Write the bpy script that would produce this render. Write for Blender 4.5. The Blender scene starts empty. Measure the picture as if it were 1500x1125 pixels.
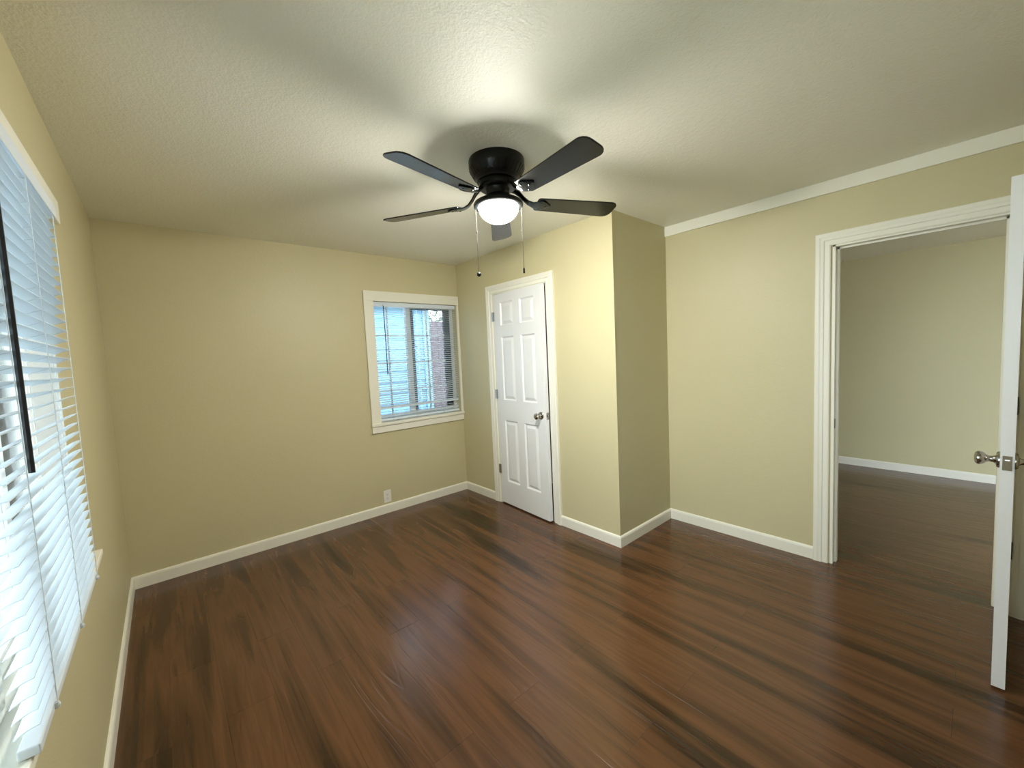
import bpy, bmesh, math, random
from mathutils import Vector, Matrix, noise as mnoise

random.seed(7)
SC = bpy.context.scene
COL = SC.collection
PI = math.pi

# ------------------------------------------------------------------ measurements (metres)
H = 2.44                      # ceiling
W1, W2, Y1 = 2.729, 3.471, -1.987   # closet wall, right wall, return wall
YN = -4.45                    # wall behind the camera
FX = 6.26                     # far wall of the next room
FH = 2.35

# ------------------------------------------------------------------ camera
cam_d = bpy.data.cameras.new('camera')
cam = bpy.data.objects.new('camera', cam_d); COL.objects.link(cam)
F_PX, YAW, PITCH, ROLL = 591.18, 0.7123, -0.0714, -0.0460
fw = Vector((math.sin(YAW)*math.cos(PITCH), math.cos(YAW)*math.cos(PITCH), math.sin(PITCH)))
rt = Vector((math.cos(YAW), -math.sin(YAW), 0)); up = rt.cross(fw)
r2 = rt*math.cos(ROLL) + up*math.sin(ROLL); u2 = -rt*math.sin(ROLL) + up*math.cos(ROLL)
M3 = Matrix((r2, u2, -fw)).transposed()
cam.matrix_world = Matrix.Translation((0.2668, -3.6905, 1.4564)) @ M3.to_4x4()
cam_d.sensor_fit = 'HORIZONTAL'; cam_d.sensor_width = 36.0
cam_d.lens = F_PX*36.0/1500.0
cam_d.clip_start = 0.01; cam_d.clip_end = 200
SC.camera = cam

# ------------------------------------------------------------------ sky, exposure
world = bpy.data.worlds.new('sky'); SC.world = world
world.use_nodes = True
bg = world.node_tree.nodes['Background']
bg.inputs['Color'].default_value = (0.80, 0.90, 1.0, 1)
bg.inputs['Strength'].default_value = 4.6
SC.view_settings.view_transform = 'Standard'
SC.view_settings.look = 'None'
SC.view_settings.gamma = 1.0
SC.view_settings.use_curve_mapping = False
SC.view_settings.exposure = 1.50
SC.cycles.max_bounces = 14; SC.cycles.diffuse_bounces = 8; SC.cycles.glossy_bounces = 5
SC.cycles.transparent_max_bounces = 16
SC.cycles.use_denoising = True
SC.cycles.sample_clamp_indirect = 6.0

LAMP_STRENGTH = 128.0

def portal(name, loc, rot, sx, sy):
    d = bpy.data.lights.new(name, 'AREA'); d.shape = 'RECTANGLE'; d.size = sx; d.size_y = sy
    d.cycles.is_portal = True
    o = bpy.data.objects.new(name, d); COL.objects.link(o); o.location = loc; o.rotation_euler = rot
    return o
portal('back_window_portal', (2.245, 0.16, 1.44), (-PI/2, 0, 0), 0.9, 1.14)
portal('left_window_portal', (-0.16, -2.68, 1.40), (0, -PI/2, 0), 1.3, 2.12)
portal('next_room_portal', (4.9, -5.77, 1.425), (PI/2, 0, 0), 0.42, 0.47)

# ------------------------------------------------------------------ materials
def newmat(name):
    m = bpy.data.materials.new(name); m.use_nodes = True
    nt = m.node_tree
    return m, nt, nt.nodes['Principled BSDF']

def simple(name, col, rough=0.5, metal=0.0, spec=0.5, bump=None, emit=None):
    m, nt, b = newmat(name)
    b.inputs['Base Color'].default_value = (*col, 1)
    b.inputs['Roughness'].default_value = rough
    b.inputs['Metallic'].default_value = metal
    b.inputs['Specular IOR Level'].default_value = spec
    if emit:
        b.inputs['Emission Color'].default_value = (*emit[0], 1)
        b.inputs['Emission Strength'].default_value = emit[1]
    if bump:
        scale, strength, dist = bump
        tc = nt.nodes.new('ShaderNodeTexCoord')
        n = nt.nodes.new('ShaderNodeTexNoise'); n.inputs['Scale'].default_value = scale
        n.inputs['Detail'].default_value = 3.0
        bp = nt.nodes.new('ShaderNodeBump'); bp.inputs['Strength'].default_value = strength
        bp.inputs['Distance'].default_value = dist
        nt.links.new(tc.outputs['Object'], n.inputs['Vector'])
        nt.links.new(n.outputs['Fac'], bp.inputs['Height'])
        nt.links.new(bp.outputs['Normal'], b.inputs['Normal'])
    return m

def plaster(name, col, rough, scale, strength, dist, knock=0.0):
    """rolled / knock-down textured paint: faint tone drift, two sizes of bumps"""
    m, nt, b = newmat(name)
    L = nt.links
    tc = nt.nodes.new('ShaderNodeTexCoord')
    big = nt.nodes.new('ShaderNodeTexNoise'); big.inputs['Scale'].default_value = 1.3; big.inputs['Detail'].default_value = 4
    L.new(tc.outputs['Object'], big.inputs['Vector'])
    ramp = nt.nodes.new('ShaderNodeMapRange')
    ramp.inputs['To Min'].default_value = 0.94; ramp.inputs['To Max'].default_value = 1.05
    L.new(big.outputs['Fac'], ramp.inputs['Value'])
    mul = nt.nodes.new('ShaderNodeMix'); mul.data_type = 'RGBA'; mul.blend_type = 'MULTIPLY'
    mul.inputs['Factor'].default_value = 1.0
    mul.inputs['A'].default_value = (*col, 1)
    L.new(ramp.outputs['Result'], mul.inputs['B'])
    L.new(mul.outputs['Result'], b.inputs['Base Color'])
    b.inputs['Roughness'].default_value = rough
    n1 = nt.nodes.new('ShaderNodeTexNoise'); n1.inputs['Scale'].default_value = scale; n1.inputs['Detail'].default_value = 3
    n2 = nt.nodes.new('ShaderNodeTexVoronoi'); n2.inputs['Scale'].default_value = scale*0.45
    n2.feature = 'SMOOTH_F1'
    L.new(tc.outputs['Object'], n1.inputs['Vector']); L.new(tc.outputs['Object'], n2.inputs['Vector'])
    add = nt.nodes.new('ShaderNodeMath'); add.operation = 'MULTIPLY_ADD'
    L.new(n2.outputs['Distance'], add.inputs[0]); add.inputs[1].default_value = knock
    L.new(n1.outputs['Fac'], add.inputs[2])
    bp = nt.nodes.new('ShaderNodeBump'); bp.inputs['Strength'].default_value = strength; bp.inputs['Distance'].default_value = dist
    L.new(add.outputs[0], bp.inputs['Height'])
    L.new(bp.outputs['Normal'], b.inputs['Normal'])
    return m

def floor_mat():
    m, nt, b = newmat('walnut_vinyl_plank')
    L = nt.links; N = nt.nodes.new
    tc = N('ShaderNodeTexCoord'); sep = N('ShaderNodeSeparateXYZ'); L.new(tc.outputs['Object'], sep.inputs[0])
    com = N('ShaderNodeCombineXYZ'); L.new(sep.outputs['Y'], com.inputs['X']); L.new(sep.outputs['X'], com.inputs['Y'])
    br = N('ShaderNodeTexBrick'); L.new(com.outputs[0], br.inputs['Vector'])
    br.offset = 0.37; br.offset_frequency = 2; br.squash = 1.0
    br.inputs['Scale'].default_value = 1.0
    br.inputs['Brick Width'].default_value = 1.22; br.inputs['Row Height'].default_value = 0.178
    br.inputs['Mortar Size'].default_value = 0.0011; br.inputs['Mortar Smooth'].default_value = 0.1
    br.inputs['Bias'].default_value = 0.0
    br.inputs['Color1'].default_value = (0, 0, 0, 1); br.inputs['Color2'].default_value = (1, 1, 1, 1)
    br.inputs['Mortar'].default_value = (0.5, 0.5, 0.5, 1)
    # soft tonal bands along the boards
    def stretched(sx, sy, sc, det, w=True, dist=0.0):
        mp = N('ShaderNodeMapping'); mp.inputs['Scale'].default_value = (sx, sy, 1)
        L.new(tc.outputs['Object'], mp.inputs['Vector'])
        n = N('ShaderNodeTexNoise'); n.noise_dimensions = '4D'
        n.inputs['Scale'].default_value = sc; n.inputs['Detail'].default_value = det
        n.inputs['Distortion'].default_value = dist
        L.new(mp.outputs[0], n.inputs['Vector'])
        if w:
            k = N('ShaderNodeMath'); k.operation = 'MULTIPLY'; k.inputs[1].default_value = 4.6
            L.new(br.outputs['Color'], k.inputs[0]); L.new(k.outputs[0], n.inputs['W'])
        return n
    bands = stretched(8.5, 0.75, 1.0, 2.0, False, 0.35)
    broad = stretched(3.2, 0.45, 1.0, 1.5, False)
    fine = stretched(70, 2.2, 1.0, 6.0, True)
    rings = stretched(6, 0.75, 1.0, 1.0, True, 0.8)
    mixv = N('ShaderNodeMath'); mixv.operation = 'MULTIPLY_ADD'; mixv.inputs[1].default_value = 0.26
    L.new(fine.outputs['Fac'], mixv.inputs[0]); L.new(bands.outputs['Fac'], mixv.inputs[2])
    mix2 = N('ShaderNodeMath'); mix2.operation = 'MULTIPLY_ADD'; mix2.inputs[1].default_value = 0.7
    L.new(broad.outputs['Fac'], mix2.inputs[0]); L.new(mixv.outputs[0], mix2.inputs[2])
    mix3 = N('ShaderNodeMath'); mix3.operation = 'MULTIPLY_ADD'; mix3.inputs[1].default_value = 0.06
    L.new(br.outputs['Color'], mix3.inputs[0]); L.new(mix2.outputs[0], mix3.inputs[2])
    cr = N('ShaderNodeValToRGB'); e = cr.color_ramp.elements
    e[0].position = 0.86; e[0].color = (0.0220, 0.0080, 0.0024, 1)
    e[1].position = 1.48; e[1].color = (0.118, 0.050, 0.0195, 1)
    k = e.new(1.16); k.color = (0.053, 0.0200, 0.0068, 1)
    # colour ramps only cover 0..1: rescale
    mr = N('ShaderNodeMapRange'); mr.inputs['From Min'].default_value = 0.74; mr.inputs['From Max'].default_value = 1.30
    L.new(mix3.outputs[0], mr.inputs['Value'])
    for el, p in zip(cr.color_ramp.elements, (0.08, 0.50, 0.95)): el.position = p
    L.new(mr.outputs['Result'], cr.inputs['Fac'])
    seam = N('ShaderNodeMix'); seam.data_type = 'RGBA'; seam.blend_type = 'MULTIPLY'
    L.new(br.outputs['Fac'], seam.inputs['Factor']); L.new(cr.outputs['Color'], seam.inputs['A'])
    seam.inputs['B'].default_value = (0.62, 0.6, 0.58, 1)
    L.new(seam.outputs['Result'], b.inputs['Base Color'])
    # embossed cathedral grain
    sn = N('ShaderNodeMath'); sn.operation = 'MULTIPLY'; sn.inputs[1].default_value = 60.0
    L.new(rings.outputs['Fac'], sn.inputs[0])
    si = N('ShaderNodeMath'); si.operation = 'SINE'; L.new(sn.outputs[0], si.inputs[0])
    pw = N('ShaderNodeMapRange'); pw.inputs['From Min'].default_value = 0.55; pw.inputs['From Max'].default_value = 1.0
    pw.inputs['To Min'].default_value = 1.0; pw.inputs['To Max'].default_value = 0.0
    L.new(si.outputs[0], pw.inputs['Value'])
    hs = N('ShaderNodeMath'); hs.operation = 'MULTIPLY_ADD'; hs.inputs[1].default_value = 0.08
    L.new(fine.outputs['Fac'], hs.inputs[0]); L.new(pw.outputs['Result'], hs.inputs[2])
    sub = N('ShaderNodeMath'); sub.operation = 'SUBTRACT'; L.new(hs.outputs[0], sub.inputs[0]); L.new(br.outputs['Fac'], sub.inputs[1])
    bp = N('ShaderNodeBump'); bp.inputs['Strength'].default_value = 0.32; bp.inputs['Distance'].default_value = 0.0013
    L.new(sub.outputs[0], bp.inputs['Height']); L.new(bp.outputs['Normal'], b.inputs['Normal'])
    rr = N('ShaderNodeMapRange'); rr.inputs['To Min'].default_value = 0.17; rr.inputs['To Max'].default_value = 0.24
    L.new(fine.outputs['Fac'], rr.inputs['Value']); L.new(rr.outputs['Result'], b.inputs['Roughness'])
    b.inputs['Specular IOR Level'].default_value = 0.58
    return m

def glass_mat():
    m = bpy.data.materials.new('window_glass'); m.use_nodes = True
    nt = m.node_tree; nt.nodes.clear(); N = nt.nodes.new; L = nt.links
    out = N('ShaderNodeOutputMaterial'); mx = N('ShaderNodeMixShader'); fr = N('ShaderNodeFresnel'); fr.inputs['IOR'].default_value = 1.45
    tr = N('ShaderNodeBsdfTransparent'); tr.inputs['Color'].default_value = (0.93, 0.97, 0.97, 1)
    gl = N('ShaderNodeBsdfGlossy'); gl.inputs['Roughness'].default_value = 0.02
    L.new(fr.outputs[0], mx.inputs[0]); L.new(tr.outputs[0], mx.inputs[1]); L.new(gl.outputs[0], mx.inputs[2]); L.new(mx.outputs[0], out.inputs[0])
    return m

def siding_mat(name, c1, pitch):
    m, nt, b = newmat(name); L = nt.links; N = nt.nodes.new
    b.inputs['Base Color'].default_value = (*c1, 1); b.inputs['Roughness'].default_value = 0.7
    tc = N('ShaderNodeTexCoord'); n = N('ShaderNodeTexNoise'); n.inputs['Scale'].default_value = 5
    L.new(tc.outputs['Object'], n.inputs['Vector'])
    mr = N('ShaderNodeMapRange'); mr.inputs['To Min'].default_value = 0.85; mr.inputs['To Max'].default_value = 1.1
    L.new(n.outputs['Fac'], mr.inputs['Value'])
    mul = N('ShaderNodeMix'); mul.data_type = 'RGBA'; mul.blend_type = 'MULTIPLY'; mul.inputs['Factor'].default_value = 1
    mul.inputs['A'].default_value = (*c1, 1); L.new(mr.outputs['Result'], mul.inputs['B']); L.new(mul.outputs['Result'], b.inputs['Base Color'])
    return m

WALL = plaster('tan_wall_paint', (0.570, 0.515, 0.315), 0.45, 130, 0.22, 0.004, 0.4)
FARWALL = plaster('tan_wall_paint_next_room', (0.55, 0.50, 0.30), 0.6, 130, 0.2, 0.004, 0.4)
CEIL = plaster('cream_ceiling_paint', (0.84, 0.825, 0.715), 0.55, 130, 0.40, 0.004, 0.6)
FLOOR = floor_mat()
TRIM = simple('white_trim_paint', (0.82, 0.80, 0.70), 0.38, bump=(40, 0.05, 0.002))
DOORW = simple('white_door_paint', (0.80, 0.80, 0.80), 0.35, bump=(60, 0.06, 0.002))
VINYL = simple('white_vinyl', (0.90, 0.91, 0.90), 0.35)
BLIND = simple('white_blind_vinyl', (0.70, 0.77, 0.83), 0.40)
CORD = simple('pale_cord', (0.62, 0.66, 0.68), 0.7)
WAND = simple('dark_wand_plastic', (0.02, 0.022, 0.025), 0.55, 0.0, 0.25)
GLASS = glass_mat()
SCREEN = simple('dark_screen_frame', (0.04, 0.05, 0.06), 0.5)
NICKEL = simple('satin_nickel', (0.46, 0.44, 0.41), 0.18, 1.0)
BRONZE = simple('dark_bronze_hinge', (0.16, 0.14, 0.12), 0.4, 0.9)
BLACK = simple('black_fan_enamel', (0.0028, 0.0034, 0.0034), 0.32, 0.0, 0.25)
BLADE = simple('matte_black_blade', (0.0022, 0.0030, 0.0030), 0.22, bump=(90, 0.04, 0.001))
CHAIN = simple('dark_bead_chain', (0.010, 0.009, 0.008), 0.5, 0.0, 0.12)
IRON = simple('glossy_black_iron', (0.004, 0.005, 0.005), 0.14, 0.0, 0.3)
SHADE = simple('frosted_white_glass', (0.9, 0.9, 0.88), 0.3, emit=((1.0, 0.98, 0.90), LAMP_STRENGTH))
PLATE = simple('white_outlet_plastic', (0.80, 0.79, 0.74), 0.35)
SLOT = simple('dark_slot', (0.03, 0.03, 0.03), 0.6)
SIDING = siding_mat('slate_blue_siding', (0.17, 0.34, 0.56), 0.15)
STUCCO = siding_mat('blue_grey_siding', (0.55, 0.66, 0.70), 0.15)
FENCEW = siding_mat('weathered_fence_wood', (0.050, 0.030, 0.040), 0.15)
ROOFM = simple('grey_shingle', (0.16, 0.16, 0.17), 0.9, bump=(30, 0.4, 0.02))
GROUND = simple('dry_ground', (0.58, 0.56, 0.50), 0.95, bump=(12, 0.4, 0.03))
LEAF = simple('green_leaf', (0.03, 0.06, 0.03), 0.6)
BARK = simple('brown_bark', (0.10, 0.07, 0.05), 0.9)

# ------------------------------------------------------------------ mesh helpers
class MB:
    def __init__(s): s.bm = bmesh.new()
    def poly(s, pts):
        vs = [s.bm.verts.new(p) for p in pts]
        return s.bm.faces.new(vs)
    def box(s, x0, x1, y0, y1, z0, z1, M=None):
        c = [(x, y, z) for x in (x0, x1) for y in (y0, y1) for z in (z0, z1)]
        if M: c = [M @ Vector(p) for p in c]
        v = [s.bm.verts.new(p) for p in c]
        for f in ((0,1,3,2), (4,6,7,5), (0,4,5,1), (2,3,7,6), (0,2,6,4), (1,5,7,3)):
            s.bm.faces.new([v[i] for i in f])
        return s
    def grid_loft(s, rings, close=True, cap=True):
        """rings: list of equal-length point loops"""
        vs = [[s.bm.verts.new(p) for p in r] for r in rings]
        n = len(rings[0])
        for a, b in zip(vs[:-1], vs[1:]):
            for i in range(n if close else n-1):
                j = (i+1) % n
                s.bm.faces.new((a[i], a[j], b[j], b[i]))
        if cap:
            s.bm.faces.new(list(reversed(vs[0]))); s.bm.faces.new(vs[-1])
        return s
    def lathe(s, prof, seg=32, M=None, cap=False):
        """prof: (r, z) list about the z axis; r=0 ends make a pole"""
        rows = []
        for r, z in prof:
            if r < 1e-6:
                p = Vector((0, 0, z)); rows.append([s.bm.verts.new(M @ p if M else p)])
            else:
                row = []
                for i in range(seg):
                    a = 2*PI*i/seg; p = Vector((r*math.cos(a), r*math.sin(a), z))
                    row.append(s.bm.verts.new(M @ p if M else p))
                rows.append(row)
        for a, b in zip(rows[:-1], rows[1:]):
            for i in range(seg):
                j = (i+1) % seg
                if len(a) == 1 and len(b) == 1: continue
                if len(a) == 1: s.bm.faces.new((a[0], b[j], b[i]))
                elif len(b) == 1: s.bm.faces.new((a[i], a[j], b[0]))
                else: s.bm.faces.new((a[i], a[j], b[j], b[i]))
        if cap:
            for row in (rows[0], rows[-1]):
                if len(row) > 1: s.bm.faces.new(row)
        return s
    def tube(s, pts, r, seg=8):
        pts = [Vector(p) for p in pts]; rings = []
        for i, p in enumerate(pts):
            t = (pts[min(i+1, len(pts)-1)] - pts[max(i-1, 0)]).normalized()
            a = Vector((0, 0, 1)) if abs(t.z) < 0.9 else Vector((1, 0, 0))
            u = t.cross(a).normalized(); v = t.cross(u)
            rr = r[i] if isinstance(r, (list, tuple)) else r
            rings.append([p + (u*math.cos(2*PI*k/seg) + v*math.sin(2*PI*k/seg))*rr for k in range(seg)])
        return s.grid_loft(rings)
    def build(s, name, mat, parent=None, smooth=False, bevel=None, loc=None):
        bmesh.ops.recalc_face_normals(s.bm, faces=s.bm.faces)
        me = bpy.data.meshes.new(name); s.bm.to_mesh(me); s.bm.free()
        if smooth:
            for p in me.polygons: p.use_smooth = True
        o = bpy.data.objects.new(name, me); COL.objects.link(o)
        me.materials.append(mat)
        if loc: o.location = loc
        if parent: o.parent = parent
        if bevel:
            md = o.modifiers.new('bevel', 'BEVEL'); md.width = bevel; md.segments = 2; md.limit_method = 'ANGLE'
        if smooth:
            md = o.modifiers.new('split', 'EDGE_SPLIT'); md.split_angle = math.radians(38)
        return o

def tag(o, label, cat, group=None, kind=None):
    o['label'] = label; o['category'] = cat
    if group: o['group'] = group
    if kind: o['kind'] = kind
    return o

def empty(name, loc, rz=0.0):
    o = bpy.data.objects.new(name, None); COL.objects.link(o); o.location = loc; o.rotation_euler = (0, 0, rz)
    o.empty_display_size = 0.1
    return o

def struct(o, label, cat): return tag(o, label, cat, kind='structure')

def holed_wall(axis, a0, a1, z0, z1, d0, d1, holes):
    """wall slab along axis 'x' or 'y' from a0..a1, thickness d0..d1, with rectangular holes (b0,b1,c0,c1)"""
    m = MB()
    def bx(p0, p1, q0, q1):
        if p1-p0 < 1e-5 or q1-q0 < 1e-5: return
        if axis == 'x': m.box(p0, p1, d0, d1, q0, q1)
        else: m.box(d0, d1, p0, p1, q0, q1)
    cur = a0
    for b0, b1, c0, c1 in sorted(holes):
        bx(cur, b0, z0, z1); bx(b0, b1, z0, c0); bx(b0, b1, c1, z1); cur = b1
    bx(cur, a1, z0, z1)
    return m

# ------------------------------------------------------------------ room shell
T = 0.14
WIN1 = (1.793, 2.703, 0.872, 2.015)       # back window opening x0,x1,z0,z1
WIN2Y = (-3.72, -1.64); WIN2Z = (0.775, 2.02)
DR1 = (-1.330, -0.605, 0.0, 2.055)        # closet door opening (y0,y1,z0,z1)
DR2 = (-3.795, -3.085, 0.0, 2.050)        # doorway to the next room

struct(MB().box(-T, FX+T, -5.75, T, -0.15, 0.0).build('floor', FLOOR), 'dark walnut plank floor running through both rooms', 'floor')
struct(MB().box(-0.65, W2+0.06, YN-T, T+0.3, H, H+0.15).build('ceiling', CEIL), 'cream textured ceiling above the fan', 'ceiling')  # unseen left overhang added to cut high sky light on the blind
struct(MB().box(W2+0.06, FX+T, -5.75, T, FH, FH+0.24).build('ceiling_next_room', CEIL), 'ceiling of the room beyond the open doorway', 'ceiling')
struct(holed_wall('x', -T, FX+T, 0, H, 0, T, [(WIN1[0], WIN1[1], WIN1[2]-0.024, WIN1[3])]).build('wall_back', WALL), 'tan wall holding the small window at the back', 'wall')
struct(holed_wall('y', YN, 0, 0, H, -T, 0, [(*WIN2Y, WIN2Z[0]-0.020, WIN2Z[1])]).build('wall_left', WALL), 'tan wall along the left holding the large window', 'wall')
struct(MB().box(-T, W2+0.12, YN-T, YN, 0, H).build('wall_near', WALL), 'tan wall behind the opened white door', 'wall')
struct(holed_wall('y', Y1, 0, 0, H, W1, W1+0.11, [DR1]).build('wall_closet', WALL), 'tan wall holding the narrow closet door', 'wall')
struct(MB().box(W1+0.11, W2, Y1, Y1+0.11, 0, H).build('wall_return', WALL), 'narrow tan wall turning from the closet to the doorway wall', 'wall')
struct(holed_wall('y', YN, 0, 0, H, W2, W2+0.12, [DR2]).build('wall_right', WALL), 'tan wall on the right around the open doorway', 'wall')
struct(MB().box(FX, FX+T, -5.75, 0, 0, FH).build('wall_far', FARWALL), 'tan wall of the next room seen through the doorway', 'wall')
struct(holed_wall('x', W2+0.12, FX, 0, FH, -5.75, -5.61, [(4.70, 5.10, 1.2, 1.65)]).build('wall_far_right', FARWALL), 'tan wall of the next room on its right', 'wall')
struct(MB().box(W2+0.12, FX, -0.9, -0.8, 0, FH).build('wall_far_left', FARWALL), 'tan wall of the next room on its left', 'wall')

# baseboards: profile height .082, thickness .013 with an eased top
def bb(name, p0, p1, n, label, m0=0.0, m1=0.0):
    """along p0->p1 on the floor, n = direction out of the wall; m0/m1 lengthen the front at each end (mitres)"""
    p0 = Vector((*p0, 0)); p1 = Vector((*p1, 0)); n = Vector((*n, 0)); d = (p1-p0).normalized()
    prof = [(0, 0), (0.013, 0), (0.013, 0.068), (0.010, 0.078), (0.005, 0.083), (0, 0.084)]
    rings = []
    for p, s, mm in ((p0, -1, m0), (p1, 1, m1)):
        rings.append([p + n*t + d*(s*mm*t/0.013) + Vector((0, 0, z)) for t, z in prof])
    o = MB().grid_loft(rings).build(name, TRIM)
    return struct(o, label, 'baseboard')
bb('baseboard_back', (0, 0), (W1, 0), (0, -1), 'white baseboard under the small window wall', -0.013, -0.013)
bb('baseboard_left', (0, YN), (0, 0), (1, 0), 'white baseboard under the large window', 0, -0.013)
bb('baseboard_closet', (W1, 0), (W1, -0.525), (-1, 0), 'short white baseboard between the corner and the closet door', -0.013, 0)
bb('baseboard_closet.001', (W1, -1.412), (W1, Y1), (-1, 0), 'short white baseboard from closet door to outer corner', 0, 0.013)
bb('baseboard_return', (W1, Y1), (W2, Y1), (0, -1), 'short white baseboard on the narrow return wall', 0.013, -0.013)
bb('baseboard_right', (W2, Y1), (W2, -2.996), (-1, 0), 'white baseboard from the inner corner to the doorway', -0.013, 0)
bb('baseboard_near', (0, YN), (W2, YN), (0, 1), 'white baseboard behind the opened door', 0, 0)
bb('baseboard_far', (FX, -5.61), (FX, -0.9), (-1, 0), 'white baseboard across the next room', 0, 0)
# flat crown strip on the right wall, slim corner bead on the outer corner
struct(MB().box(W2-0.014, W2, YN, Y1, 2.362, H).build('trim_1', TRIM, bevel=0.003), 'flat cream trim strip under the ceiling on the right', 'trim')
struct(MB().tube([(W1+0.001, Y1+0.001, 0.086), (W1+0.001, Y1+0.001, H)], 0.004, 10).build('trim_2', WALL, smooth=True), 'slim rounded bead down the outer closet corner', 'trim')

# ------------------------------------------------------------------ casings and doors
def casing_mesh(m, prof, a0, a1, h, put):
    """mitred U-shaped door casing; prof = (offset outward, thickness); put(a, z, t) -> world"""
    rings = []
    for k in range(4):
        ring = []
        for u, t in prof:
            a = a0-u if k < 2 else a1+u
            z = 0.0 if k in (0, 3) else h+u
            ring.append(put(a, z, t))
        rings.append(ring)
    m.grid_loft(rings)
    return m
CAS = [(0, 0), (0, 0.010), (0.006, 0.013), (0.030, 0.013), (0.034, 0.018), (0.048, 0.019), (0.056, 0.022), (0.074, 0.022), (0.078, 0.018), (0.078, 0)]

def door_leaf(parent, width, height, thick, edge_mat=None, narrow=False):
    """six-panel moulded leaf; local x 0..width from the hinge, y 0 (face A) .. -thick... face A is y=0, z from 0"""
    st = 0.105 if width < 0.72 else 0.11       # stile
    mid = 0.100
    pw = (width-2*st-mid)/2
    xs = [(st, st+pw), (st+pw+mid, width-st)]
    zs = [(0.225, 0.825), (1.020, 1.620), (1.725, 1.940)]
    m = MB()
    # perimeter and rails as boxes around the six holes
    m.box(0, st, -thick, 0, 0, height); m.box(width-st, width, -thick, 0, 0, height)
    m.box(xs[0][1], xs[1][0], -thick, 0, 0, height)
    for x0, x1 in xs:
        prev = 0
        for z0, z1 in zs:
            m.box(x0, x1, -thick, 0, prev, z0); prev = z1
        m.box(x0, x1, -thick, 0, prev, height)
    leaf = m.build('door_leaf', DOORW, parent)
    for x0, x1 in xs:
        for z0, z1 in zs:
            p = MB()
            for sgn, y0 in ((1, 0.0), (-1, -thick)):
                loops = []
                for ins, dep in ((0, 0.0), (0.010, 0.012), (0.016, 0.012), (0.040, 0.001)):
                    y = y0 - sgn*dep
                    loops.append([(x0+ins, y, z0+ins), (x1-ins, y, z0+ins), (x1-ins, y, z1-ins), (x0+ins, y, z1-ins)])
                p.grid_loft(loops, cap=False)
                p.poly(loops[-1])
            p.build('panel', DOORW, leaf)
    return leaf

def knob(parent, name, M):
    """M maps local +z to the direction out of the door face"""
    k = MB().lathe([(0, 0), (0.033, 0), (0.033, 0.004), (0.029, 0.009), (0.016, 0.012), (0.0125, 0.018), (0.012, 0.030), (0.016, 0.037),
                    (0.024, 0.043), (0.0275, 0.052), (0.0265, 0.061), (0.020, 0.067), (0.010, 0.0695), (0, 0.070)], 28, M)
    return k.build(name, NICKEL, parent, smooth=True)

def hinge(parent, x, y, z, hgt=0.09, leaf_dir=(1, 0), mat=None):
    m = MB()
    m.lathe([(0, 0), (0.0065, 0), (0.0065, hgt), (0, hgt)], 12, Matrix.Translation((x, y, z-hgt/2)))
    for i in range(3):
        m.lathe([(0.0065, 0), (0.0074, 0.001), (0.0074, 0.004), (0.0065, 0.005)], 12, Matrix.Translation((x, y, z-hgt/2+hgt*(i+0.5)/3)))
    d = Vector((*leaf_dir, 0)); n = Vector((-d.y, d.x, 0))*0.0015
    q = []
    for s in (1, -1):
        a = Vector((x, y, z)) + d*0.004*s; b = Vector((x, y, z)) + d*0.022*s
        lo = Vector((0, 0, -hgt/2)); hi = Vector((0, 0, hgt/2))
        m.grid_loft([[a-n+lo, b-n+lo, b-n+hi, a-n+hi], [a+n+lo, b+n+lo, b+n+hi, a+n+hi]])
    return m.build('hinge', mat or BRONZE, parent)

# --- closet door: hinged on the left, standing slightly ajar into the room
d1 = struct(empty('door_1', (W1, -0.605, 0)), 'narrow white six-panel closet door standing slightly ajar', 'door')
def lw(o):    # children given in world coordinates of an unrotated empty
    o.matrix_parent_inverse = Matrix.Translation(-o.parent.location); return o
m = MB(); casing_mesh(m, CAS, DR1[0]-0.004, DR1[1]+0.004, DR1[3]-0.006, lambda a, z, t: (W1-t, a, z))
lw(m.build('casing', TRIM, d1))
m = MB()
for y0, y1 in ((DR1[0]-0.001, DR1[0]+0.012), (DR1[1]-0.012, DR1[1]+0.001)): m.box(W1-0.001, W1+0.112, y0, y1, 0, DR1[3])
m.box(W1-0.001, W1+0.112, DR1[0], DR1[1], DR1[3]-0.014, DR1[3]+0.001)
m.box(W1+0.040, W1+0.055, DR1[0]+0.012, DR1[0]+0.024, 0, DR1[3]-0.014); m.box(W1+0.040, W1+0.055, DR1[1]-0.024, DR1[1]-0.012, 0, DR1[3]-0.014)
lw(m.build('jamb', TRIM, d1))
LW = 0.694
leaf_root = door_leaf(d1, LW, 2.022, 0.035)
# local x runs along the leaf from the hinge, local y=0 is the room face (normal +y -> room)
AJ = math.radians(3.4)
def leaf_matrix(hx, hy, z, dirx, diry, facex, facey):
    return Matrix(((dirx, facex, 0, hx), (diry, facey, 0, hy), (0, 0, 1, z), (0, 0, 0, 1)))
dx, dy = -math.sin(AJ), -math.cos(AJ)
LM = leaf_matrix(W1-0.006, -0.621, 0.013, dx, dy, dy, -dx)    # face normal = (-cos, +sin): toward the room
leaf_root.matrix_parent_inverse = Matrix.Identity(4)
leaf_root.matrix_local = Matrix.Translation((-W1, 0.605, 0)) @ LM
kn = knob(leaf_root, 'knob', Matrix.Translation((LW-0.062, 0, 0.915)) @ Matrix.Rotation(-PI/2, 4, 'X'))
lp = MB().box(LW-0.0005, LW+0.0018, -0.030, -0.005, 0.887, 0.943)
lp.box(LW+0.0018, LW+0.011, -0.024, -0.012, 0.904, 0.926)
lp.build('latch_plate', NICKEL, leaf_root)
for z in (0.345, 1.085, 1.83):
    h = hinge(leaf_root, -0.004, 0.006, z-0.013, 0.088, (1, 0), NICKEL)

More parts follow.
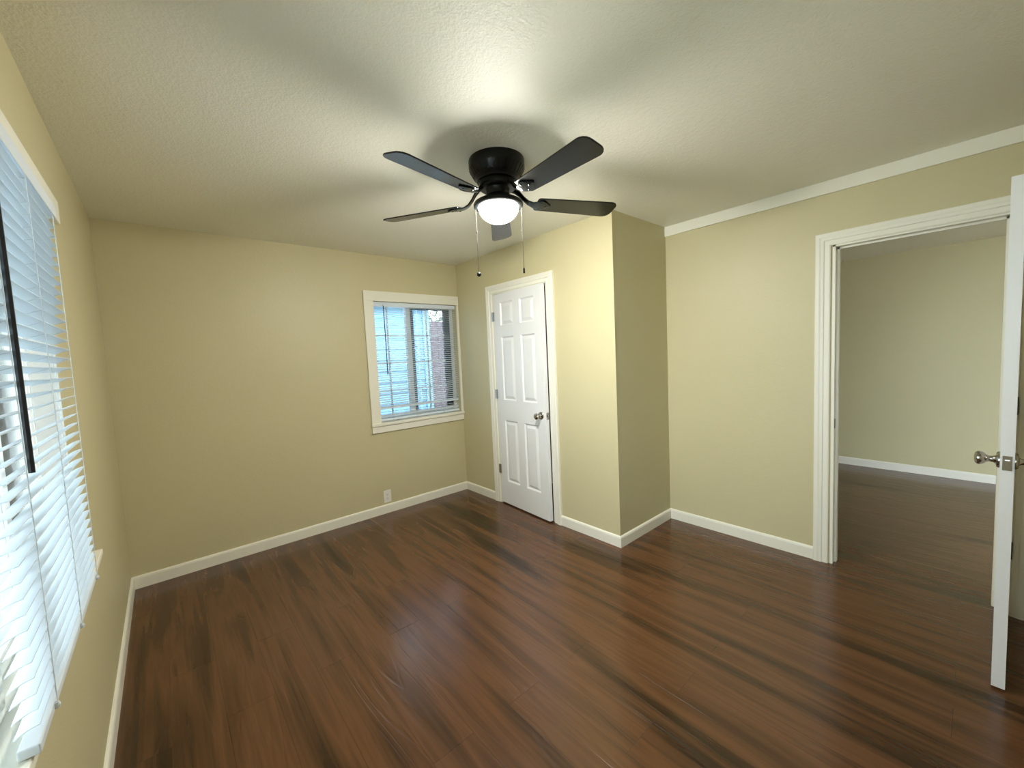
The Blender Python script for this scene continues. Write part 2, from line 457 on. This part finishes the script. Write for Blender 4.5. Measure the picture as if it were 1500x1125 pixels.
# --- doorway to the next room with its leaf swung wide into this room
d2 = struct(empty('door_2', (W2, -3.795, 0)), 'white interior door swung wide open, seen edge-on at right', 'door')
m = MB(); casing_mesh(m, CAS, DR2[0]-0.004, DR2[1]+0.009, DR2[3]-0.006, lambda a, z, t: (W2-t, a, z))
lw(m.build('casing', TRIM, d2))
m = MB(); casing_mesh(m, CAS, DR2[0]-0.004, DR2[1]+0.009, DR2[3]-0.006, lambda a, z, t: (W2+0.12+t, a, z))
lw(m.build('casing', TRIM, d2))
m = MB()
for y0, y1 in ((DR2[0]-0.001, DR2[0]+0.014), (DR2[1]-0.014, DR2[1]+0.001)): m.box(W2-0.001, W2+0.121, y0, y1, 0, DR2[3])
m.box(W2-0.001, W2+0.121, DR2[0], DR2[1], DR2[3]-0.016, DR2[3]+0.001)
for y0, y1 in ((DR2[0]+0.014, DR2[0]+0.026), (DR2[1]-0.026, DR2[1]-0.014)): m.box(W2+0.044, W2+0.078, y0, y1, 0, DR2[3]-0.016)
m.box(W2+0.044, W2+0.078, DR2[0]+0.014, DR2[1]-0.014, DR2[3]-0.028, DR2[3]-0.016)
lw(m.build('jamb', TRIM, d2))
m = MB().box(W2+0.008, W2+0.032, DR2[1]-0.0155, DR2[1]-0.0135, 0.895, 0.955)
lw(m.build('strike_plate', BRONZE, d2))
LW2 = 0.705
leaf2 = door_leaf(d2, LW2, 2.027, 0.037)
hx, hy = W2-0.028, -3.779
ex, ey = 2.738, -3.7575
L_ = math.hypot(ex-hx, ey-hy); dx, dy = (ex-hx)/L_, (ey-hy)/L_
fx, fy = -dy, dx
if fy < 0: fx, fy = -fx, -fy           # face y=0 looks to +Y (toward the opening)
leaf2.matrix_parent_inverse = Matrix.Identity(4)
leaf2.matrix_local = Matrix.Translation((-W2, 3.795, 0)) @ leaf_matrix(hx, hy, 0.012, dx, dy, fx, fy)
K2 = 0.932
knob(leaf2, 'knob', Matrix.Translation((LW2-0.060, 0, K2)) @ Matrix.Rotation(-PI/2, 4, 'X'))
knob(leaf2, 'knob', Matrix.Translation((LW2-0.060, -0.037, K2)) @ Matrix.Rotation(PI/2, 4, 'X'))
lp = MB().box(LW2-0.0005, LW2+0.0015, -0.031, -0.006, K2-0.029, K2+0.029)
lp.box(LW2+0.0015, LW2+0.012, -0.025, -0.012, K2-0.012, K2+0.012)
lp.build('latch_plate', NICKEL, leaf2)
for z in (0.35, 1.09, 1.83):
    lw(hinge(d2, W2-0.024, -3.822, z, 0.09, (1, 0), BRONZE))

# ------------------------------------------------------------------ window 1 (back wall)
w1 = struct(empty('window_1', (WIN1[0], 0, WIN1[2])), 'small white sliding window beside the closet door', 'window')
x0, x1, z0, z1 = WIN1
m = MB()
m.box(x0-0.092, x0, -0.020, 0, z0-0.03, z1)                                   # left casing
m.box(x0-0.092, W1-0.002, -0.021, 0, z1, z1+0.092)                              # head casing
m.box(x1, W1-0.002, -0.018, 0, z0, z1)                                          # thin right casing into the corner
lw(m.build('casing', TRIM, w1, bevel=0.003))
m = MB().box(x0-0.096, W1-0.002, -0.032, 0, z0-0.026, z0); m.box(x0, x1, 0, 0.128, z0-0.026, z0)
m.box(x0-0.092, W1-0.002, -0.018, 0, z0-0.090, z0-0.026)
lw(m.build('window_sill', TRIM, w1, bevel=0.003))
FR0, FR1 = 0.075, 0.125
m = MB()
m.box(x0, x0+0.030, FR0, FR1, z0, z1); m.box(x1-0.035, x1, FR0, FR1, z0, z1)
m.box(x0+0.03, x1-0.035, FR0, FR1, z1-0.035, z1); m.box(x0+0.03, x1-0.035, FR0, FR1, z0, z0+0.04)
m.box(2.150, 2.200, FR0-0.004, FR1-0.01, z0+0.04, z1-0.035)                        # meeting stile
lw(m.build('window_frame', VINYL, w1))
m = MB()
for zz in (1.163, 1.435, 1.700):
    m.box(x0+0.03, 2.150, 0.094, 0.104, zz-0.008, zz+0.008); m.box(2.24, 2.60, 0.094, 0.104, zz-0.008, zz+0.008)
for xx in (1.963, 2.392): m.box(xx-0.008, xx+0.008, 0.094, 0.104, z0+0.04, z1-0.035)
lw(m.build('muntin', VINYL, w1))
m = MB()
m.box(2.200, 2.238, 0.088, 0.118, z0+0.04, z1-0.035); m.box(2.600, 2.668, 0.088, 0.118, z0+0.04, z1-0.035)
m.box(2.238, 2.60, 0.088, 0.118, z0+0.04, z0+0.055); m.box(2.238, 2.60, 0.088, 0.118, z1-0.05, z1-0.035)
lw(m.build('screen_frame', SCREEN, w1))
m = MB().box(x0+0.03, 2.152, 0.107, 0.111, z0+0.038, z1-0.033); m.box(2.198, x1-0.034, 0.111, 0.115, z0+0.038, z1-0.033)
lw(m.build('glass', GLASS, w1))

# ------------------------------------------------------------------ window 2 (left wall, large, post between two panes)
w2 = struct(empty('window_2', (0, WIN2Y[0], WIN2Z[0])), 'large window along the left wall behind the wide blind', 'window')
y0, y1 = WIN2Y; z0, z1 = WIN2Z
m = MB()
m.box(0, 0.014, y0-0.090, y0, z0-0.01, z1)
m.box(0, 0.026, y0-0.10, -1.425, z1, z1+0.085)
lw(m.build('casing', TRIM, w2, bevel=0.003))
m = MB().box(-0.118, 0.036, y0, y1, z0-0.022, z0); m.box(0, 0.036, y0-0.10, y0, z0-0.022, z0); m.box(0, 0.036, y1, -1.46, z0-0.022, z0)
m.box(0, 0.016, y0-0.09, -1.52, z0-0.085, z0-0.022)
lw(m.build('window_sill', TRIM, w2, bevel=0.003))
m = MB()
a, b_ = -0.115, -0.065
m.box(a, b_, y0, y0+0.04, z0, z1); m.box(a, b_, y1-0.05, y1, z0, z1)
m.box(a, b_, y0, y1, z1-0.04, z1); m.box(a, b_, y0, y1, z0, z0+0.045)
m.box(-0.065, 0.0, y1-0.006, y1, z0, z1); m.box(a, -0.030, -2.470, -2.400, z0, z1)                                          # post
m.box(a, b_, -2.06, -2.02, z0+0.045, z1-0.04)
lw(m.build('window_frame', VINYL, w2))
m = MB().box(-0.096, -0.092, y0+0.04, -2.468, z0+0.04, z1-0.035); m.box(-0.096, -0.092, -2.402, y1-0.045, z0+0.04, z1-0.035)
lw(m.build('glass', GLASS, w2))

# unseen window added out of the picture to light the next room
w3 = struct(empty('added_window', (4.70, -5.61, 1.2)), 'unseen window added to light the next room', 'window')
m = MB()
m.box(4.70, 4.74, -5.72, -5.66, 1.2, 1.65); m.box(5.06, 5.10, -5.72, -5.66, 1.2, 1.65)
m.box(4.74, 5.06, -5.72, -5.66, 1.2, 1.24); m.box(4.74, 5.06, -5.72, -5.66, 1.61, 1.65)
lw(m.build('window_frame', VINYL, w3))
lw(MB().box(4.73, 5.07, -5.70, -5.696, 1.23, 1.62).build('glass', GLASS, w3))

# ------------------------------------------------------------------ venetian blinds
def slat_ring(width, tilt, crown, thick, put, n=5):
    """cross-section of a slat: u across (front +), v up"""
    top, bot = [], []
    for i in range(n):
        t = -1 + 2*i/(n-1)
        u = t*width/2; v = crown*(1-t*t)
        c, s = math.cos(tilt), math.sin(tilt)
        top.append((u*c - v*s, u*s + v*c)); v2 = v-thick
        bot.append((u*c - v2*s, u*s + v2*c))
    return top + list(reversed(bot))

def blind(name, loc, length, zt, zb, pitch, width, tilt, put, depth_rail, cords, wand, label, group, extra=None, wand_mat=WAND):
    """put(a, u, z): a along the blind, u toward the room"""
    e = tag(empty(name, loc), label, 'blind', group)
    def P(m, n, mat, **k): return lw(m.build(n, mat, e, **k))
    def barx(m, a0, a1, u0, u1, z0_, z1_):
        c = [put(a, u, z) for a in (a0, a1) for u in (u0, u1) for z in (z0_, z1_)]
        v = [m.bm.verts.new(p) for p in c]
        for f in ((0,1,3,2), (4,6,7,5), (0,4,5,1), (2,3,7,6), (0,2,6,4), (1,5,7,3)): m.bm.faces.new([v[i] for i in f])
    m = MB(); barx(m, 0, length, -depth_rail/2, depth_rail/2, zt-0.034, zt)
    barx(m, -0.002, length+0.002, depth_rail/2, depth_rail/2+0.004, zt-0.040, zt+0.001)
    P(m, 'head_rail', BLIND, bevel=0.002)
    m = MB()
    z = zt-0.046; k = 0
    zs = []
    while z > zb+0.020+pitch*0.4:
        zs.append((z, tilt)); z -= pitch
    if extra: zs = extra(zs)
    for z, tl in zs:
        ring = slat_ring(width, tl, width*0.075, 0.0016, None)
        rings = []
        nseg = 8
        for i in range(nseg+1):
            aa = 0.004 + (length-0.008)*i/nseg
            dz = 0.0006*math.sin(aa*7+z*40)
            rings.append([put(aa, u, z+v+dz) for u, v in ring])
        m.grid_loft(rings)
    P(m, 'slat_panel', BLIND, smooth=True)
    m = MB(); barx(m, 0.002, length-0.002, -width*0.42, width*0.42, zb, zb+0.020)
    P(m, 'bottom_rail', BLIND, bevel=0.003)
    for c in cords:
        m = MB()
        for u in (width*0.5+0.001, -width*0.5-0.001):
            m.tube([put(c, u, zt-0.03), put(c, u, zb+0.01)], 0.0011, 6)
        for z, tl in zs:
            m.tube([put(c, width*0.5, z+0.5*width*math.sin(tl)-0.004), put(c, -width*0.5, z-0.5*width*math.sin(tl)-0.004)], 0.0006, 4)
        m.lathe([(0, 0), (0.005, 0), (0.006, 0.006), (0.004, 0.012), (0, 0.012)], 10, Matrix.Translation(put(c, width*0.5, zb+0.004)))
        P(m, 'ladder_cord', CORD)
    a, wz0, wz1, wr = wand
    m = MB(); m.tube([put(a, depth_rail/2+0.014, wz0), put(a+0.002, depth_rail/2+0.014, (wz0+wz1)/2), put(a, depth_rail/2+0.014, wz1)], wr, 6)
    m.tube([put(a, depth_rail/2-0.004, wz0+0.012), put(a, depth_rail/2+0.014, wz0+0.010), put(a, depth_rail/2+0.014, wz0-0.01)], 0.002, 6)
    P(m, 'tilt_wand', wand_mat)
    return e

def loose_bottom(zs):
    """the lowest slats of the back blind hang bunched and shut"""
    zs = [q for q in zs if q[0] > 0.985]
    zs += [(1.004, math.radians(62)), (0.968, 0.30), (0.949, 0.24), (0.932, math.radians(60)), (0.914, 0.25)]
    return zs
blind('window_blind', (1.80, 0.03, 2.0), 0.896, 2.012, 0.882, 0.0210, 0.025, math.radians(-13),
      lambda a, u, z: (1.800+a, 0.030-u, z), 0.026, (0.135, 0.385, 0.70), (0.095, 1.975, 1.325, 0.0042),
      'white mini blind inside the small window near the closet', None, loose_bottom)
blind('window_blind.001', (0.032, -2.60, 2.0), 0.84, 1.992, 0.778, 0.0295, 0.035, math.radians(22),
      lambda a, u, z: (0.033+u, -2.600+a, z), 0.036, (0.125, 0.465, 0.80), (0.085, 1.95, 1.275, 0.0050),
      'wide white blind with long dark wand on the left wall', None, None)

# ------------------------------------------------------------------ ceiling fan
FCX, FCY, FZ = 1.630, -2.070, 2.235
fan = tag(empty('ceiling_fan', (FCX, FCY, H)), 'black five-blade ceiling fan with lit frosted bowl and pull chains', 'ceiling fan')
def zz(z): return z-H
def lath(name, prof, mat, parent, seg=48):
    return MB().lathe([(r, zz(z)) for r, z in prof], seg).build(name, mat, parent, smooth=True)
hous = lath('motor_housing', [(0, 2.439), (0.139, 2.439), (0.141, 2.434), (0.141, 2.405), (0.138, 2.392), (0.128, 2.372), (0.112, 2.350), (0.104, 2.343), (0.104, 2.334), (0.060, 2.330), (0, 2.330)], BLACK, fan)
m = MB()
for k in range(36):
    a = 2*PI*k/36
    M = Matrix.Rotation(a, 4, 'Z')
    m.grid_loft([[M @ Vector((r+d, y, zz(z))) for r, z, d in ((0.139, 2.392, 0.0), (0.1385, 2.394, 0.0035), (0.1155, 2.354, 0.0035), (0.114, 2.353, 0.0))] for y in (-0.004, 0.004)])
m.build('vent_fin', BLACK, hous)
lath('hub', [(0, 2.332), (0.092, 2.332), (0.094, 2.326), (0.094, 2.306), (0.088, 2.300), (0.062, 2.298), (0.058, 2.290), (0.058, 2.262), (0, 2.262)], BLACK, fan)
pan = lath('light_fitter', [(0, 2.285), (0.045, 2.284), (0.056, 2.270), (0.075, 2.254), (0.105, 2.240), (0.122, 2.231), (0.127, 2.222), (0.126, 2.213), (0.120, 2.208), (0.104, 2.207), (0.102, 2.212), (0, 2.212)], BLACK, fan)
dome = [(0.101*math.cos(t), 2.209-0.078*math.sin(t)) for t in [PI/2*i/14 for i in range(15)]]
dome[-1] = (0, dome[-1][1])
lath('glass_shade', [(0.0, 2.2105), (0.100, 2.2105)] + dome, SHADE, fan)

def make_blade():
    # planform in local x (radial), y across
    R0, R1 = 0.205, 0.668
    pts = []
    def half(s):
        q = []
        n = 12
        for i in range(5):     # rounded root
            t = PI/2*i/4; q.append((R0+0.016-0.016*math.cos(t), s*(0.037+0.016*math.sin(t)) if i else s*0.030))
        for i in range(1, n): # widening edge
            t = i/n; q.append((R0+0.016+(R1-0.05-R0-0.016)*t, s*(0.053+0.014*t)))
        for i in range(6):     # rounded tip
            t = PI/2*i/5; q.append((R1-0.045+0.045*math.sin(t)*(0.94+0.06*math.cos(t)), s*(0.022+0.045*math.cos(t))))
        return q
    up_ = half(1); dn = half(-1)
    outline = up_ + list(reversed(dn))
    m = MB()
    loops = [[(x, y, 0.0032) for x, y in outline], [(x, y, -0.0032) for x, y in outline]]
    m.grid_loft(loops)
    bl = m.build('blade', BLADE, fan, bevel=0.0015)
    # iron: curved arm plus a flared holder under the blade
    m = MB()
    secs = [(0.070, 0.074, 0.020, 0.010), (0.098, 0.068, 0.019, 0.010), (0.120, 0.050, 0.015, 0.010), (0.140, 0.026, 0.013, 0.010), (0.162, 0.006, 0.014, 0.009),
            (0.185, -0.004, 0.019, 0.007), (0.205, -0.0068, 0.030, 0.006), (0.222, -0.0068, 0.040, 0.006), (0.236, -0.0068, 0.041, 0.006), (0.250, -0.0068, 0.034, 0.006), (0.270, -0.0066, 0.017, 0.005), (0.285, -0.0062, 0.006, 0.004)]
    rings = []
    for x, z, w, t in secs:
        rings.append([(x, -w, z-t/2), (x, -w*0.5, z-t/2-0.0015), (x, w*0.5, z-t/2-0.0015), (x, w, z-t/2), (x, w, z+t/2), (x, -w, z+t/2)])
    m.grid_loft(rings)
    for sx, sy in ((0.226, 0.026), (0.226, -0.026), (0.258, 0)):
        m.lathe([(0, -0.0135), (0.004, -0.0128), (0.0065, -0.0105), (0.0065, -0.008)], 10, Matrix.Translation((sx, sy, 0)))
    ir = m.build('blade_iron', IRON, bl, smooth=True)
    return bl, ir
PITCH_B = math.radians(-12)
b0, i0 = make_blade()
for k in range(5):
    if k == 0: bl, ir = b0, i0
    else:
        bl = b0.copy(); COL.objects.link(bl); bl.parent = fan
        ir = i0.copy(); COL.objects.link(ir); ir.parent = bl
    ang = 0.850 + k*2*PI/5
    bl.location = (0, 0, zz(FZ+0.004)); bl.rotation_mode = 'QUATERNION'
    bl.rotation_quaternion = (Matrix.Rotation(ang, 3, 'Z') @ Matrix.Rotation(PITCH_B, 3, 'X')).to_quaternion()
    ir.rotation_mode = 'QUATERNION'
    ir.rotation_quaternion = Matrix.Rotation(-PITCH_B*0.0, 3, 'X').to_quaternion()
# pull chains left and right of the fitter as seen across the room
for s, L, kind in ((-1, 0.325, 'ball'), (1, 0.315, 'tube')):
    px, py = s*0.1165*math.cos(0.7123), -s*0.1165*math.sin(0.7123)
    zt_ = 2.214; zb_ = zt_-L
    m = MB(); m.tube([(px, py, zz(zt_)), (px, py, zz(zb_))], 0.0011, 6)
    n = int(L/0.0065)
    for i in range(n):
        m.lathe([(0, -0.0019), (0.0016, -0.001), (0.0019, 0), (0.0016, 0.001), (0, 0.0019)], 6, Matrix.Translation((px, py, zz(zt_-0.004-i*0.0065))))
    m.lathe([(0, -0.006), (0.003, -0.005), (0.003, 0.005), (0, 0.006)], 8, Matrix.Translation((px, py, zz(zt_-0.125))))
    ch = m.build('pull_chain', CHAIN, fan)
    if kind == 'ball':
        prof = [(0.0115*math.sin(PI*i/12), 0.0115*math.cos(PI*i/12)) for i in range(13)]; prof[0] = (0, 0.0115); prof[-1] = (0, -0.0115)
    else:
        prof = [(0, 0.014), (0.004, 0.012), (0.0052, 0.006), (0.0055, -0.012), (0.004, -0.015), (0, -0.015)]
    MB().lathe(prof, 16, Matrix.Translation((px, py, zz(zb_-0.010)))).build('pull_knob', BLACK, ch, smooth=True)

# ------------------------------------------------------------------ wall outlet
ox, oz = 1.806, 0.160
out = tag(empty('power_outlet', (ox, 0, oz)), 'white double power outlet low on the back wall', 'outlet')
m = MB().box(-0.037, 0.037, -0.006, 0.0, -0.059, 0.059)
m.build('wall_plate', PLATE, out, bevel=0.003)
for s in (1, -1):
    m = MB().lathe([(0, -0.0075), (0.0165, -0.0075), (0.0175, -0.006), (0.0175, -0.005)], 20, Matrix.Translation((0, 0, s*0.0195)) @ Matrix.Rotation(-PI/2, 4, 'X') @ Matrix.Scale(1, 4))
    for v in m.bm.verts: v.co.y = -abs(v.co.y)
    r = m.build('receptacle', PLATE, out)
    q = MB(); q.box(-0.0075, -0.0050, -0.0079, -0.0070, s*0.0195-0.001, s*0.0195+0.008); q.box(0.0045, 0.0070, -0.0079, -0.0070, s*0.0195, s*0.0195+0.007)
    q.box(-0.0025, 0.0025, -0.0079, -0.0070, s*0.0195-0.010, s*0.0195-0.006)
    q.build('socket_slot', SLOT, r)
m = MB().lathe([(0, -0.0075), (0.0025, -0.0072), (0.003, -0.006)], 10, Matrix.Rotation(-PI/2, 4, 'X'))
for v in m.bm.verts: v.co.y = -abs(v.co.y)
m.build('plate_screw', PLATE, out)

# ------------------------------------------------------------------ outside, seen through the blinds
struct(MB().box(-30, 30, -30, 30, -0.45, -0.30).build('ground', GROUND), 'bare ground outside the windows', 'ground')
def lap_wall(m, x0, x1, z0, z1, put, pitch=0.16, proud=0.016):
    z = z0
    while z < z1:
        zt_ = min(z+pitch, z1)
        m.grid_loft([[put(a, 0, z), put(a, -proud, z), put(a, -0.003, zt_), put(a, 0, zt_)] for a in (x0, x1)])
        z += pitch
nb = tag(empty('neighbor_house', (0, 1.9, -0.3)), 'blue sided neighboring house outside the small back window', 'house')
m = MB().box(-2.6, 3.40, 1.92, 3.9, -0.3, 2.36); lap_wall(m, -2.6, 3.40, -0.3, 2.36, lambda a, t, z: (a, 1.92+t, z))
lw(m.build('siding_wall', SIDING, nb))
m = MB().box(3.34, 3.45, 1.895, 1.99, -0.3, 2.36)
lw(m.build('corner_board', SIDING, nb))
m = MB().tube([(3.20, 1.87, 2.30), (3.20, 1.87, -0.2)], 0.035, 10)
lw(m.build('downspout', SIDING, nb, smooth=True))
m = MB().grid_loft([[(a, 1.60, 2.29), (a, 1.60, 2.38), (a, 2.9, 2.80), (a, 4.2, 2.38), (a, 4.2, 2.29)] for a in (-2.9, 3.6)])
lw(m.build('roof', ROOFM, nb))
fn = tag(empty('wooden_fence', (5.0, 3.8, -0.3)), 'dark weathered wooden fence beyond the neighboring house', 'fence')
m = MB()
for k in range(26):
    x = 3.35+k*0.15; m.box(x, x+0.14, 4.0, 4.02, -0.3, 2.25+0.02*random.random())
lw(m.build('board_panel', FENCEW, fn))
m = MB(); m.box(3.42, 7.2, 4.02, 4.06, 0.1, 0.2); m.box(3.42, 7.2, 4.02, 4.06, 1.5, 1.6)
lw(m.build('rail', FENCEW, fn))
tr = tag(empty('leafy_tree', (5.6, 5.2, -0.3)), 'green leafy tree rising over the outdoor fence', 'tree')
lw(MB().tube([(5.6, 5.2, -0.3), (5.62, 5.2, 1.2), (5.55, 5.25, 2.4)], [0.12, 0.10, 0.06], 10).build('trunk', BARK, tr, smooth=True))
m = MB()
for k in range(1500):
    while True:
        p = Vector((random.uniform(-1, 1), random.uniform(-1, 1), random.uniform(-1, 1)))
        if p.length < 1: break
    c = Vector((5.55, 5.25, 2.75)) + Vector((p.x*1.2, p.y*1.0, p.z*0.95))
    d = Vector((random.gauss(0, 1), random.gauss(0, 1), random.gauss(0, 1))).normalized(); e = d.orthogonal().normalized()
    s = random.uniform(0.05, 0.09)
    m.poly([c-d*s, c+e*s*0.45, c+d*s, c-e*s*0.45])
lw(m.build('foliage', LEAF, tr))
sh = tag(empty('side_house', (-1.9, -2.3, -0.3)), 'blue grey sided house outside the large left window', 'house')
m = MB().box(-6.0, -1.9, -2.35, 1.2, -0.3, 2.75)
lap_wall(m, -2.35, 1.2, -0.3, 2.75, lambda a, t, z: (-1.9-t, a, z))
lw(m.build('siding_wall', STUCCO, sh))
m = MB().grid_loft([[(-1.6, a, 2.70), (-1.6, a, 2.83), (-3.9, a, 3.9), (-6.3, a, 2.83), (-6.3, a, 2.70)] for a in (-2.65, 1.3)])
lw(m.build('roof', ROOFM, sh))

bpy.context.view_layer.update()
